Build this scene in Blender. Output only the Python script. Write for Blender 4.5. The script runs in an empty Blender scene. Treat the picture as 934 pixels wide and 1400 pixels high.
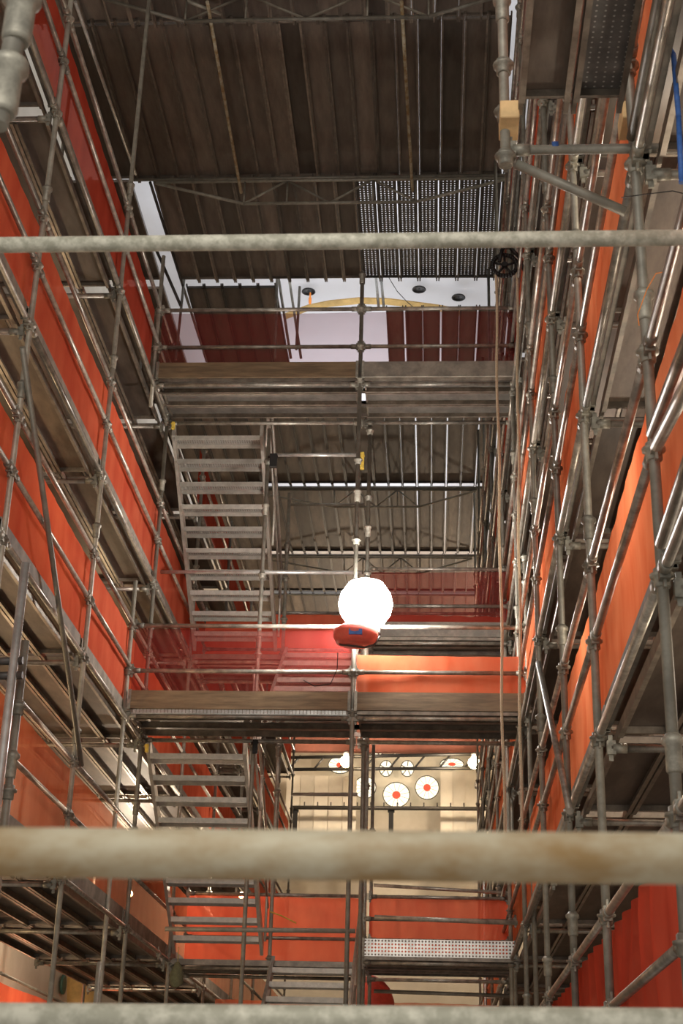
import bpy, bmesh, math, random
from mathutils import Vector, Matrix
random.seed(7)
sc = bpy.context.scene
COL = sc.collection
# ------------------------------------------------------------------ camera
F = 2028.0
cy = Vector((123, -890, -2028)).normalized()
cz = Vector((128, 4640, -2028)); cz = (cz - cz.dot(cy) * cy).normalized()
cx = cy.cross(cz)
RW = Matrix((cx, cy, cz))            # world = RW @ camera-space
cam_d = bpy.data.cameras.new('camera'); cam = bpy.data.objects.new('camera', cam_d); COL.objects.link(cam)
cam.matrix_world = RW.to_4x4()
cam_d.sensor_fit = 'VERTICAL'; cam_d.sensor_height = 36.0; cam_d.lens = F / 1400 * 36
cam_d.clip_start = .05; cam_d.clip_end = 300
cam_d.dof.use_dof = True; cam_d.dof.focus_distance = 13.0; cam_d.dof.aperture_fstop = 8.0
sc.camera = cam

def at(px, py, X=None, Y=None, Z=None):
    d = RW @ Vector((px - 467, 700 - py, -F))
    t = X / d.x if X is not None else Y / d.y if Y is not None else Z / d.z
    return d * t
def pr(p):
    c = RW.transposed() @ Vector(p)
    if c.z > -.05: return None
    return (467 + F * c.x / -c.z, 700 - F * c.y / -c.z)
def seen(a, b, m=25):
    a = Vector(a); b = Vector(b)
    for i in range(9):
        q = pr(a.lerp(b, i / 8))
        if q and -m < q[0] < 934 + m and -m < q[1] < 1400 + m: return True
    return False

# ------------------------------------------------------------------ materials
def mat(name, col, rough=.6, metal=0, var=0, noise=0, nscale=12, col2=None, bump=0, stretch=None, lo=.4, hi=.65):
    m = bpy.data.materials.new(name); m.use_nodes = True
    nt = m.node_tree; N = nt.nodes; Lk = nt.links
    b = N['Principled BSDF']; b.inputs['Roughness'].default_value = rough; b.inputs['Metallic'].default_value = metal
    b.inputs['Base Color'].default_value = (*col, 1)
    out = None
    tc = N.new('ShaderNodeTexCoord'); mp = N.new('ShaderNodeMapping')
    Lk.new(tc.outputs['Object'], mp.inputs[0])
    if stretch: mp.inputs['Scale'].default_value = stretch
    oi = N.new('ShaderNodeObjectInfo')
    add = N.new('ShaderNodeVectorMath'); add.operation = 'ADD'
    sclr = N.new('ShaderNodeMath'); sclr.operation = 'MULTIPLY'; sclr.inputs[1].default_value = 37
    Lk.new(oi.outputs['Random'], sclr.inputs[0]); Lk.new(mp.outputs[0], add.inputs[0]); Lk.new(sclr.outputs[0], add.inputs[1])
    if noise or col2:
        t = N.new('ShaderNodeTexNoise'); t.inputs['Scale'].default_value = nscale; t.inputs['Detail'].default_value = 6
        t.inputs['Roughness'].default_value = .65
        Lk.new(add.outputs[0], t.inputs['Vector'])
        r = N.new('ShaderNodeValToRGB'); r.color_ramp.elements[0].position = lo; r.color_ramp.elements[1].position = hi
        r.color_ramp.elements[0].color = (*col, 1); r.color_ramp.elements[1].color = (*(col2 or [c * (1 + noise) for c in col]), 1)
        Lk.new(t.outputs['Fac'], r.inputs[0]); out = r.outputs[0]
        if bump:
            bp = N.new('ShaderNodeBump'); bp.inputs['Strength'].default_value = bump; bp.inputs['Distance'].default_value = .004
            Lk.new(t.outputs['Fac'], bp.inputs['Height']); Lk.new(bp.outputs[0], b.inputs['Normal'])
    if var:
        hs = N.new('ShaderNodeHueSaturation')
        if out: Lk.new(out, hs.inputs['Color'])
        else: hs.inputs['Color'].default_value = (*col, 1)
        mr = N.new('ShaderNodeMapRange'); mr.inputs[3].default_value = 1 - var; mr.inputs[4].default_value = 1 + var
        Lk.new(oi.outputs['Random'], mr.inputs[0]); Lk.new(mr.outputs[0], hs.inputs['Value']); out = hs.outputs[0]
    if out: Lk.new(out, b.inputs['Base Color'])
    return m
def perforate(m, pitch=.028, hole=.24, axes=('X', 'Y')):
    """real see-through punched holes on a regular grid"""
    nt = m.node_tree; N = nt.nodes; Lk = nt.links; b = N['Principled BSDF']
    tc = N.new('ShaderNodeTexCoord'); sp = N.new('ShaderNodeSeparateXYZ'); Lk.new(tc.outputs['Object'], sp.inputs[0])
    acc = None
    for ax in axes:
        a = N.new('ShaderNodeMath'); a.operation = 'DIVIDE'; a.inputs[1].default_value = pitch; Lk.new(sp.outputs[ax], a.inputs[0])
        f = N.new('ShaderNodeMath'); f.operation = 'FRACT'; Lk.new(a.outputs[0], f.inputs[0])
        s = N.new('ShaderNodeMath'); s.operation = 'SUBTRACT'; s.inputs[1].default_value = .5; Lk.new(f.outputs[0], s.inputs[0])
        p = N.new('ShaderNodeMath'); p.operation = 'POWER'; p.inputs[1].default_value = 2; Lk.new(s.outputs[0], p.inputs[0])
        if acc is None: acc = p
        else:
            q = N.new('ShaderNodeMath'); q.operation = 'ADD'; Lk.new(acc.outputs[0], q.inputs[0]); Lk.new(p.outputs[0], q.inputs[1]); acc = q
    lt = N.new('ShaderNodeMath'); lt.operation = 'GREATER_THAN'; lt.inputs[1].default_value = hole * hole; Lk.new(acc.outputs[0], lt.inputs[0])
    Lk.new(lt.outputs[0], b.inputs['Alpha'])
    return m
def netmat(name, col, transp, col2=None, tcol=(1, .5, .42)):
    m = bpy.data.materials.new(name); m.use_nodes = True
    nt = m.node_tree; N = nt.nodes; Lk = nt.links
    for n in list(N): N.remove(n)
    o = N.new('ShaderNodeOutputMaterial'); d = N.new('ShaderNodeBsdfDiffuse'); t = N.new('ShaderNodeBsdfTranslucent')
    tr = N.new('ShaderNodeBsdfTransparent'); mx = N.new('ShaderNodeMixShader'); m2 = N.new('ShaderNodeMixShader')
    tc = N.new('ShaderNodeTexCoord'); mp = N.new('ShaderNodeMapping'); mp.inputs['Scale'].default_value = (1.6, 1.6, .7)
    no = N.new('ShaderNodeTexNoise'); no.inputs['Scale'].default_value = 2.2; no.inputs['Detail'].default_value = 5
    rp = N.new('ShaderNodeValToRGB'); rp.color_ramp.elements[0].position = .35; rp.color_ramp.elements[1].position = .7
    rp.color_ramp.elements[0].color = (*col, 1); rp.color_ramp.elements[1].color = (*(col2 or [c * .8 for c in col]), 1)
    Lk.new(tc.outputs['Object'], mp.inputs[0]); Lk.new(mp.outputs[0], no.inputs['Vector']); Lk.new(no.outputs['Fac'], rp.inputs[0])
    Lk.new(rp.outputs[0], d.inputs[0]); Lk.new(rp.outputs[0], t.inputs[0])
    bp = N.new('ShaderNodeBump'); bp.inputs['Strength'].default_value = .5; bp.inputs['Distance'].default_value = .05
    Lk.new(no.outputs['Fac'], bp.inputs['Height']); Lk.new(bp.outputs[0], d.inputs['Normal'])
    mx.inputs[0].default_value = .5; Lk.new(d.outputs[0], mx.inputs[1]); Lk.new(t.outputs[0], mx.inputs[2])
    tr.inputs[0].default_value = (*tcol, 1)
    m2.inputs[0].default_value = transp; Lk.new(mx.outputs[0], m2.inputs[1]); Lk.new(tr.outputs[0], m2.inputs[2])
    Lk.new(m2.outputs[0], o.inputs[0])
    return m
def emit(name, col, s):
    m = bpy.data.materials.new(name); m.use_nodes = True; b = m.node_tree.nodes['Principled BSDF']
    b.inputs['Base Color'].default_value = (0, 0, 0, 1); b.inputs['Emission Color'].default_value = (*col, 1); b.inputs['Emission Strength'].default_value = s
    return m
M = {}
M['tube'] = mat('galvanised_tube', (.22, .20, .165), .38, .5, var=.35, noise=1.0, nscale=9, bump=.15)
M['tube_old'] = mat('weathered_tube', (.22, .205, .165), .5, .3, var=.3, col2=(.34, .32, .26), nscale=7, bump=.2)
M['tube_near'] = mat('chalky_tube', (.36, .35, .27), .6, .2, col2=(.60, .58, .47), nscale=26, bump=.5, lo=.42, hi=.62)
M['tube_rust'] = mat('mottled_near_tube', (.30, .19, .075), .62, .1, col2=(.50, .45, .32), nscale=7, bump=.5, stretch=(1.5, 1.5, .8), lo=.38, hi=.6)
M['collar'] = mat('cast_collar', (.19, .18, .145), .5, .4, var=.3, noise=.7, nscale=20)
M['plank'] = mat('brown_steel_plank', (.075, .055, .04), .55, .15, var=.5, col2=(.16, .125, .095), nscale=3.2, bump=.2, stretch=(2.5, .7, 1), lo=.35, hi=.75)
M['plank_over'] = mat('brown_overhead_plank', (.115, .088, .068), .6, .1, var=.5, col2=(.20, .165, .13), nscale=2.5, bump=.2, stretch=(3, .6, 1), lo=.35, hi=.75)
M['lip_dark'] = mat('dark_plank_lip', (.15, .125, .10), .5, .3, var=.5, noise=.6, nscale=6)
M['lip'] = mat('worn_plank_lip', (.17, .145, .115), .42, .55, var=.3, noise=.9, nscale=6)
M['plank_perf'] = perforate(mat('perforated_plank', (.07, .065, .06), .5, .4, var=.25, noise=.5, nscale=5), .06, .17)
M['plank_grey'] = mat('grey_steel_plank', (.15, .135, .115), .5, .4, var=.25, noise=.6, nscale=5, bump=.1)
M['dimple'] = mat('dimple_plank', (.11, .1, .09), .5, .3, noise=.5, nscale=8)
def dots(m, pitch, r, col, nx):
    nt = m.node_tree; N = nt.nodes; Lk = nt.links; b = N['Principled BSDF']; lk = b.inputs['Base Color'].links[0].from_socket
    tc = N.new('ShaderNodeTexCoord'); v = N.new('ShaderNodeVectorMath'); v.operation = 'MODULO'; v.inputs[1].default_value = (pitch[0], pitch[1], 10)
    a = N.new('ShaderNodeVectorMath'); a.operation = 'ADD'; a.inputs[1].default_value = (pitch[0] * 20, pitch[1] * 20, 5)
    d = N.new('ShaderNodeVectorMath'); d.operation = 'DISTANCE'; d.inputs[1].default_value = (pitch[0] / 2, pitch[1] / 2, 5)
    Lk.new(tc.outputs['Object'], a.inputs[0]); Lk.new(a.outputs[0], v.inputs[0]); Lk.new(v.outputs[0], d.inputs[0])
    lt = N.new('ShaderNodeMath'); lt.operation = 'LESS_THAN'; lt.inputs[1].default_value = r; Lk.new(d.outputs['Value'], lt.inputs[0])
    mx = N.new('ShaderNodeMixRGB'); mx.inputs[2].default_value = (*col, 1); Lk.new(lt.outputs[0], mx.inputs[0]); Lk.new(lk, mx.inputs[1]); Lk.new(mx.outputs[0], b.inputs['Base Color'])
dots(M['dimple'], (.04, .033), .0065, (.42, .40, .36), 4)
M['wood'] = mat('toe_board_timber', (.10, .068, .036), .75, 0, var=.25, col2=(.19, .13, .07), nscale=5, bump=.3, stretch=(.4, .4, 4))
M['wood_side'] = mat('grey_toe_board', (.15, .135, .11), .75, 0, var=.25, col2=(.27, .24, .19), nscale=5, bump=.3)
M['pine'] = mat('fresh_pine', (.62, .42, .2), .7, 0, noise=.3, nscale=8)
M['galv'] = mat('bright_galvanised', (.45, .45, .42), .35, .6, var=.15, noise=.5, nscale=9)
M['galv_perf'] = perforate(mat('perforated_galvanised', (.55, .54, .5), .35, .55, noise=.4, nscale=9), .04, .28, ('X', 'Z'))
M['tread'] = mat('aluminium_tread', (.40, .38, .33), .45, .35, var=.2, noise=.3, nscale=14)
M['tread_perf'] = perforate(mat('perforated_tread_web', (.40, .38, .34), .45, .4, noise=.3, nscale=14), .03, .26, ('X', 'Y'))
M['alu'] = mat('aluminium_stringer', (.42, .39, .33), .45, .4, var=.2, noise=.4, nscale=8)
M['net'] = netmat('orange_red_net', (.86, .19, .10), .14, (.72, .12, .065))
M['net_dark'] = netmat('deep_red_net', (.62, .095, .055), .18, (.46, .06, .035))
M['net_orange'] = netmat('bright_orange_net', (.95, .31, .15), .05, (.80, .17, .07))
M['net_slumped'] = netmat('slumped_orange_net', (.80, .22, .11), .2, (.72, .13, .05))
M['net_thin'] = netmat('thin_dark_red_net', (.34, .03, .03), .56, (.27, .024, .024), (.96, .86, .88))
M['net_thin_red'] = netmat('thin_red_net', (.42, .07, .06), .55, (.32, .045, .04), (1, .75, .72))
M['net_warm'] = netmat('warm_orange_net', (.75, .2, .1), .5, (.62, .13, .06), (1, .72, .6))
M['rope'] = mat('hemp_rope', (.42, .33, .22), .9, 0, noise=.6, nscale=120)
M['black'] = mat('black_iron', (.015, .014, .013), .5, .4)
M['blue'] = mat('blue_webbing', (.03, .10, .32), .55, 0, noise=.5, nscale=30)
M['yellow'] = mat('yellow_paint', (.62, .45, .07), .5, 0, noise=.4, nscale=30)
M['olive'] = mat('olive_cloth', (.13, .13, .07), .9, 0, noise=.5, nscale=9)
M['orange'] = mat('orange_cord', (.85, .25, .03), .6)
M['vault'] = mat('white_plaster', (.80, .80, .82), .9, 0, col2=(.70, .69, .70), nscale=.7, lo=.3, hi=.8)
M['ochre'] = mat('ochre_rib_paint', (.50, .33, .12), .8, 0, noise=.5, nscale=3)
M['cream'] = mat('cream_wall', (.60, .54, .44), .9, 0, col2=(.70, .64, .54), nscale=.8)
M['cream2'] = mat('cream_panel', (.64, .59, .50), .9, 0, var=.12, noise=.12, nscale=2)
M['stone'] = mat('stone_floor', (.25, .23, .2), .9, 0, noise=.4, nscale=1)
M['lampred'] = mat('red_lamp_housing', (.55, .09, .06), .45, 0, noise=.3, nscale=9)
M['dark'] = mat('dark_steel', (.05, .045, .04), .5, .5, noise=.5, nscale=9)
M['glow'] = emit('lamp_glass', (1, .96, .92), 90)
M['warm_glow'] = emit('warm_bulb', (1, .72, .38), 60)
M['glass_white'] = emit('lit_window_glass', (1, .86, .62), 1.6)
M['glass_red'] = emit('lit_red_glass', (.85, .07, .03), 1.6)

# ------------------------------------------------------------------ mesh helpers
def finish(name, bm, m, parent=None, smooth=False):
    me = bpy.data.meshes.new(name); bm.normal_update(); bm.to_mesh(me); bm.free()
    if m: me.materials.append(M[m] if isinstance(m, str) else m)
    if smooth:
        for p in me.polygons: p.use_smooth = True
    o = bpy.data.objects.new(name, me); COL.objects.link(o)
    if parent: o.parent = parent
    return o
def box(bm, a, b):
    x0, y0, z0 = a; x1, y1, z1 = b
    vs = [bm.verts.new(p) for p in ((x0,y0,z0),(x1,y0,z0),(x1,y1,z0),(x0,y1,z0),(x0,y0,z1),(x1,y0,z1),(x1,y1,z1),(x0,y1,z1))]
    for f in ((0,3,2,1),(4,5,6,7),(0,1,5,4),(1,2,6,5),(2,3,7,6),(3,0,4,7)): bm.faces.new([vs[i] for i in f])
def cyl(bm, a, b, r, r2=None, n=14, caps=True):
    a = Vector(a); b = Vector(b); d = (b - a)
    z = d.normalized(); x = z.orthogonal().normalized(); y = z.cross(x)
    r2 = r if r2 is None else r2
    A = [bm.verts.new(a + (x * math.cos(t) + y * math.sin(t)) * r) for t in [2*math.pi*i/n for i in range(n)]]
    B = [bm.verts.new(b + (x * math.cos(t) + y * math.sin(t)) * r2) for t in [2*math.pi*i/n for i in range(n)]]
    for i in range(n):
        f = bm.faces.new((A[i], A[(i+1)%n], B[(i+1)%n], B[i])); f.smooth = True
    if caps:
        bm.faces.new(list(reversed(A))); bm.faces.new(B)
def poly(bm, pts, r, n=8):
    for i in range(len(pts) - 1): cyl(bm, pts[i], pts[i+1], r, n=n)
def lathe(bm, c, prof, n=16, axis='Z'):
    rings = []
    for r, z in prof:
        ring = []
        for i in range(n):
            t = 2*math.pi*i/n
            v = Vector((r*math.cos(t), r*math.sin(t), z))
            if axis == 'X': v = Vector((v.z, v.x, v.y))
            if axis == 'Y': v = Vector((v.x, v.z, v.y))
            ring.append(bm.verts.new(Vector(c) + v))
        rings.append(ring)
    for a, b in zip(rings, rings[1:]):
        for i in range(n): bm.faces.new((a[i], a[(i+1)%n], b[(i+1)%n], b[i])).smooth = True
    bm.faces.new(list(reversed(rings[0]))); bm.faces.new(rings[-1])
def tag(o, label, cat, group=None, kind=None):
    o['label'] = label; o['category'] = cat
    if group: o['group'] = group
    if kind: o['kind'] = kind
    return o
def empty(name, loc=(0, 0, 0)):
    o = bpy.data.objects.new(name, None); COL.objects.link(o); o.location = loc; o.empty_display_size = .1
    return o
def struct(name, bm, m, parent=None):
    o = finish(name, bm, m, parent); o['kind'] = 'structure'
    return o
PROTO = {}
def proto_mesh(key, build, m):
    if key not in PROTO:
        bm = bmesh.new(); build(bm); me = bpy.data.meshes.new(key); bm.normal_update(); bm.to_mesh(me); bm.free(); me.materials.append(M[m]); PROTO[key] = me
    return PROTO[key]
R0 = .0242
def rosette(bm):
    lathe(bm, (0, 0, 0), [(.030, -.055), (.036, -.05), (.036, -.012), (.051, -.008), (.052, .004), (.036, .008), (.036, .028), (.030, .032)], 14)
def cup(bm):
    lathe(bm, (0, 0, 0), [(.028, -.13), (.034, -.12), (.034, -.02), (.046, -.01), (.046, .012), (.034, .02), (.028, .03)], 14)
def head(bm):
    box(bm, (-.055, -.022, -.04), (-.005, .022, .04)); box(bm, (-.045, -.006, -.075), (-.02, .006, .075)); cyl(bm, (-.02, 0, 0), (.06, 0, 0), .030, n=10)
def child_mesh(name, me, parent, loc, rot=None, scale=None):
    o = bpy.data.objects.new(name, me); COL.objects.link(o); o.parent = parent; o.location = loc
    if rot: o.rotation_euler = rot
    if scale: o.scale = scale
    return o
def standard(x, y, z0, z1, label, marks=(), joints=(), m='tube_old', r=R0, group=None, name='scaffold_standard', lean=0):
    e = empty(name, (x, y, z0))
    bm = bmesh.new(); cyl(bm, (0, 0, 0), (lean, 0, z1 - z0), r, n=16); finish('tube', bm, m, e)
    for z in marks:
        if z0 < z < z1: child_mesh('rosette', proto_mesh('rosette', rosette, 'collar'), e, (lean*(z-z0)/(z1-z0), 0, z - z0))
    for z in joints:
        if z0 < z < z1: child_mesh('joint_sleeve', proto_mesh('cup', cup, 'collar'), e, (lean*(z-z0)/(z1-z0), 0, z - z0))
    return tag(e, label, 'scaffold pole', group)
def rail(a, b, label, m='tube', r=R0 * .98, heads=True, group=None, name='scaffold_ledger', cat='scaffold tube'):
    a = Vector(a); b = Vector(b); d = b - a; L = d.length
    e = empty(name, a)
    e.rotation_mode = 'QUATERNION'; e.rotation_quaternion = d.to_track_quat('X', 'Z')
    bm = bmesh.new(); cyl(bm, (.03, 0, 0), (L - .03, 0, 0), r, n=16); finish('tube', bm, m, e)
    if heads:
        child_mesh('wedge_head', proto_mesh('head', head, 'collar'), e, (.03, 0, 0)).scale = (-1, -1, 1)
        child_mesh('wedge_head', proto_mesh('head', head, 'collar'), e, (L - .03, 0, 0))
        e.children[-2].location = (.06, 0, 0); e.children[-2].rotation_euler = (0, 0, 0); e.children[-2].scale = (-1, 1, 1)
        e.children[-1].location = (L - .06, 0, 0); e.children[-1].scale = (1, 1, 1)
        for c in e.children[-2:]: c.scale = (-c.scale.x, 1, 1)
    return tag(e, label, cat, group)

# plank: top sheet, webs and inward lips, seen from below; built along +Y
def plank_parts(Ln, W, m, lipm):
    key = (round(Ln, 2), round(W, 3), m, lipm)
    if key in PROTO: return PROTO[key]
    h = W / 2
    bm = bmesh.new(); box(bm, (-h, 0, -.004), (h, Ln, 0))
    if m == 'plank_perf':
        bm.free(); bm = bmesh.new(); v = [bm.verts.new(p) for p in ((-h, 0, 0), (h, 0, 0), (h, Ln, 0), (-h, Ln, 0))]; bm.faces.new(v)
    me = bpy.data.meshes.new('plank_sheet'); bm.normal_update(); bm.to_mesh(me); bm.free(); me.materials.append(M[m])
    bm = bmesh.new()
    for s in (-1, 1):
        a, b = sorted((s * h, s * (h - .004))); box(bm, (a, 0, -.066), (b, Ln, -.0045))
        a, b = sorted((s * h, s * (h - .022))); box(bm, (a, -.10, -.055), (b, 0.005, -.012)); box(bm, (a, Ln - .005, -.055), (b, Ln + .10, -.012))
        a, b = sorted((s * h, s * (h - .028))); box(bm, (a, 0, -.07), (b, Ln, -.066))
    for y in (0.0, Ln - .02): box(bm, (-h, y, -.045), (h, y + .02, -.006))
    me2 = bpy.data.meshes.new('plank_lips'); bm.normal_update(); bm.to_mesh(me2); bm.free(); me2.materials.append(M[lipm])
    PROTO[key] = (me, me2); return PROTO[key]
NPL = [0]
FAR = bmesh.new()
UNSEEN = set('''-0.2,37.5,14.0 -1.1,37.5,14.0 -1.5,34.6,14.0 -1.5,37.5,14.0 -1.8,34.6,14.0 -1.8,37.5,14.0 -2.1,34.6,14.0 -2.1,37.5,14.0 -2.4,37.5,14.0 -3.2,19.6,2.3 -3.6,10.5,2.3 -3.6,22.4,4.4 -3.6,25.5,2.3 -3.6,25.5,4.4 -3.6,25.5,8.4 -3.6,28.6,2.3 -3.6,28.6,4.4 -3.6,28.6,6.3 -3.6,28.6,8.4 -3.6,31.7,2.3 -3.6,31.7,4.4 -3.6,31.7,6.3 -3.9,10.5,2.3 -3.9,22.4,4.4 -3.9,25.5,2.3 -3.9,25.5,4.4 -3.9,25.5,8.4 -3.9,28.6,2.3 -3.9,28.6,4.4 -3.9,28.6,6.3 -3.9,28.6,8.4 -3.9,31.7,2.3 -3.9,31.7,4.4 -3.9,31.7,6.3 -3.9,31.7,8.4 -3.9,7.5,8.4 -4.0,34.6,14.0 -4.2,10.5,4.4 -4.2,22.4,4.4 -4.2,25.5,2.3 -4.2,25.5,4.4 -4.2,25.5,8.4 -4.2,28.6,2.3 -4.2,28.6,4.4 -4.2,28.6,6.3 -4.2,28.6,8.4 -4.2,31.7,2.3 -4.2,31.7,4.4 -4.2,31.7,6.3 -4.2,31.7,8.4 -4.3,34.6,14.0 -4.3,37.5,14.0 -4.5,10.5,6.3 -4.5,10.5,8.4 -4.5,13.4,2.3 -4.5,19.3,8.4 -4.5,22.4,4.4 -4.5,22.4,8.4 -4.5,25.5,2.3 -4.5,25.5,4.4 -4.5,25.5,8.4 -4.5,28.6,2.3 -4.5,28.6,4.4 -4.5,28.6,6.3 -4.5,28.6,8.4 -4.5,31.7,2.3 -4.5,31.7,4.4 -4.5,31.7,6.3 -4.5,31.7,8.4 -4.6,34.6,14.0 -4.6,37.5,14.0 -4.8,13.4,2.3 -4.8,13.4,4.4 -4.8,13.4,6.3 -4.8,13.4,8.4 -4.8,16.5,8.4 -4.8,19.3,6.3 -4.8,19.3,8.4 -4.8,22.4,4.4 -4.8,22.4,6.3 -4.8,22.4,8.4 -4.8,25.5,2.3 -4.8,25.5,6.3 -4.8,25.5,8.4 -4.8,28.6,2.3 -4.8,28.6,4.4 -4.8,28.6,6.3 -4.8,28.6,8.4 -4.8,31.7,2.3 -4.8,31.7,4.4 -4.8,31.7,6.3 -4.8,31.7,8.4 -4.9,34.6,14.0 -4.9,37.5,14.0 -5.2,34.6,14.0 -5.2,37.5,14.0 -5.4,12.2,14.0 0.1,37.5,14.0 0.4,37.5,14.0 0.8,12.2,14.0 0.8,37.5,14.0 1.1,34.6,14.0 1.1,37.5,14.0 1.2,10.5,10.6 1.2,18.6,10.6 1.2,21.6,10.6 1.2,21.6,2.3 1.2,21.6,4.4 1.2,21.6,6.3 1.2,21.6,8.4 1.2,24.6,10.6 1.2,24.6,2.3 1.2,24.6,4.4 1.2,24.6,6.3 1.2,24.6,8.4 1.2,27.6,10.6 1.2,27.6,2.3 1.2,27.6,4.4 1.2,27.6,6.3 1.2,27.6,8.4 1.2,8.5,8.4 1.3,19.0,14.0 1.5,10.5,10.6 1.5,12.8,10.6 1.5,15.7,10.6 1.5,18.6,10.6 1.5,18.6,6.3 1.5,18.6,8.4 1.5,21.6,10.6 1.5,21.6,2.3 1.5,21.6,4.4 1.5,21.6,6.3 1.5,21.6,8.4 1.5,24.6,10.6 1.5,24.6,2.3 1.5,24.6,4.4 1.5,24.6,6.3 1.5,24.6,8.4 1.5,27.6,10.6 1.5,27.6,2.3 1.5,27.6,4.4 1.5,27.6,6.3 1.5,27.6,8.4 1.5,5.9,2.3 1.5,8.5,8.4 1.8,10.5,10.6 1.8,10.5,2.3 1.8,10.5,6.3 1.8,10.5,8.4 1.8,12.8,10.6 1.8,12.8,6.3 1.8,12.8,8.4 1.8,15.7,10.6 1.8,15.7,6.3 1.8,15.7,8.4 1.8,18.6,10.6 1.8,18.6,6.3 1.8,18.6,8.4 1.8,21.6,10.6 1.8,21.6,4.4 1.8,21.6,6.3 1.8,21.6,8.4 1.8,24.6,10.6 1.8,24.6,2.3 1.8,24.6,4.4 1.8,24.6,6.3 1.8,24.6,8.4 1.8,27.6,10.6 1.8,27.6,2.3 1.8,27.6,4.4 1.8,27.6,6.3 1.8,27.6,8.4 1.8,8.5,2.3 1.8,8.5,4.4 1.8,8.5,6.3 1.8,8.5,8.4 2.2,10.5,10.6 2.2,10.5,2.3 2.2,10.5,4.4 2.2,10.5,6.3 2.2,10.5,8.4 2.2,12.8,10.6 2.2,12.8,4.4 2.2,12.8,6.3 2.2,12.8,8.4 2.2,15.7,10.6 2.2,15.7,4.4 2.2,15.7,6.3 2.2,15.7,8.4 2.2,18.6,10.6 2.2,18.6,4.4 2.2,18.6,6.3 2.2,18.6,8.4 2.2,21.6,10.6 2.2,21.6,4.4 2.2,21.6,6.3 2.2,21.6,8.4 2.2,24.6,10.6 2.2,24.6,2.3 2.2,24.6,4.4 2.2,24.6,6.3 2.2,24.6,8.4 2.2,27.6,10.6 2.2,27.6,2.3 2.2,27.6,4.4 2.2,27.6,6.3 2.2,27.6,8.4 2.2,8.5,8.4'''.split())
def plank(x, y, z, Ln, W, label, group, m='plank', lipm='lip', rot=0.0, cull=True):
    if cull:
        b = (x, y + Ln, z) if rot == 0 else (x + Ln * math.cos(rot + math.pi/2), y + Ln*math.sin(rot + math.pi/2), z)
        if not seen((x, y, z), b, 30): return None
    key = '%.1f,%.1f,%.1f' % (x, y, z)
    if key in UNSEEN:
        h = W / 2; rm = Matrix.Translation((x, y, z)) @ Matrix.Rotation(rot, 4, 'Z')
        for a, b in (((-h, 0, -.004), (h, Ln, 0)), ((-h, 0, -.07), (-h + .004, Ln, -.0045)), ((h - .004, 0, -.07), (h, Ln, -.0045)), ((-h, 0, -.045), (h, .02, -.006)), ((-h, Ln - .02, -.045), (h, Ln, -.006))):
            n0 = len(FAR.verts); box(FAR, a, b); FAR.verts.ensure_lookup_table()
            for v in FAR.verts[n0:]: v.co = rm @ v.co
        return None
    parts = plank_parts(Ln, W, m, lipm)
    e = empty('scaffold_plank', (x, y, z)); e.rotation_euler = (0, 0, rot)
    child_mesh('deck_sheet', parts[0], e, (0, 0, 0)); child_mesh('edge_frame', parts[1], e, (0, 0, 0))
    NPL[0] += 1
    return tag(e, label, 'plank', group)

def net(p0, p1, zb, zt, label, m='net', wave=.035, off=0.0, dens=9, folds=0, sag=.02):
    p0 = Vector((p0[0], p0[1], 0)); p1 = Vector((p1[0], p1[1], 0)); d = p1 - p0; L = d.length; u = d / L; n = Vector((-u.y, u.x, 0))
    nx = max(8, int(L * dens)); nz = 7
    ph = [random.uniform(0, 6.28) for _ in range(6)]
    bm = bmesh.new(); g = []
    for i in range(nx + 1):
        s = i / nx * L; row = []
        for j in range(nz + 1):
            t = j / nz
            env = math.sin(math.pi * min(1, max(0, t))) * .7 + .3
            w = wave * env * (math.sin(s * 2.1 + ph[0] + t * 1.5) * .5 + math.sin(s * 5.3 + ph[1] - t * 2) * .3 + math.sin(s * 11.7 + ph[2] + t) * .2)
            if folds: w += folds * math.sin(s * 17 + ph[3] + 1.5 * t) * (.4 + .6 * t)
            z = zb + (zt - zb) * t - sag * math.sin(s * .9 + ph[4]) ** 2 * (1 if j == nz else t * .5)
            row.append(bm.verts.new(p0 + u * s + n * (off + w) + Vector((0, 0, z))))
        g.append(row)
    for i in range(nx):
        for j in range(nz):
            f = bm.faces.new((g[i][j], g[i+1][j], g[i+1][j+1], g[i][j+1])); f.smooth = True
    o = finish('safety_net', bm, m)
    return tag(o, label, 'netting')

ORD = ['nearest', 'second', 'third', 'fourth', 'fifth', 'sixth', 'seventh', 'eighth', 'ninth', 'tenth', 'eleventh']
# ------------------------------------------------------------------ the setting
bm = bmesh.new(); box(bm, (-8, 3, -8.2), (5, 47, -8)); struct('floor', bm, 'stone')
bm = bmesh.new(); box(bm, (-6.9, 3, -8), (-6.6, 46.5, 17.2)); struct('wall_left', bm, 'cream')
bm = bmesh.new(); box(bm, (3.2, 3, -8), (3.5, 46.5, 17.2)); struct('wall_right', bm, 'cream')
bm = bmesh.new(); box(bm, (-6.9, 46, -8), (3.5, 46.3, 17.2)); struct('wall_back', bm, 'cream')
# vault: shallow groin surface over the opening
bm = bmesh.new(); g = []
for i in range(41):
    x = -6.8 + 10.2 * i / 40; row = []
    for j in range(61):
        y = 3 + 43.5 * j / 60
        u = (x + 1.7) / 5.1; v = ((y - 27.2) / 4.6)
        v = (v + 1) % 2 - 1
        z = 16.5 + 1.1 * max(1 - u * u, 1 - v * v) - .25
        row.append(bm.verts.new((x, y, z)))
    g.append(row)
for i in range(40):
    for j in range(60): bm.faces.new((g[i][j], g[i][j+1], g[i+1][j+1], g[i+1][j])).smooth = True
struct('ceiling', bm, 'vault')

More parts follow.
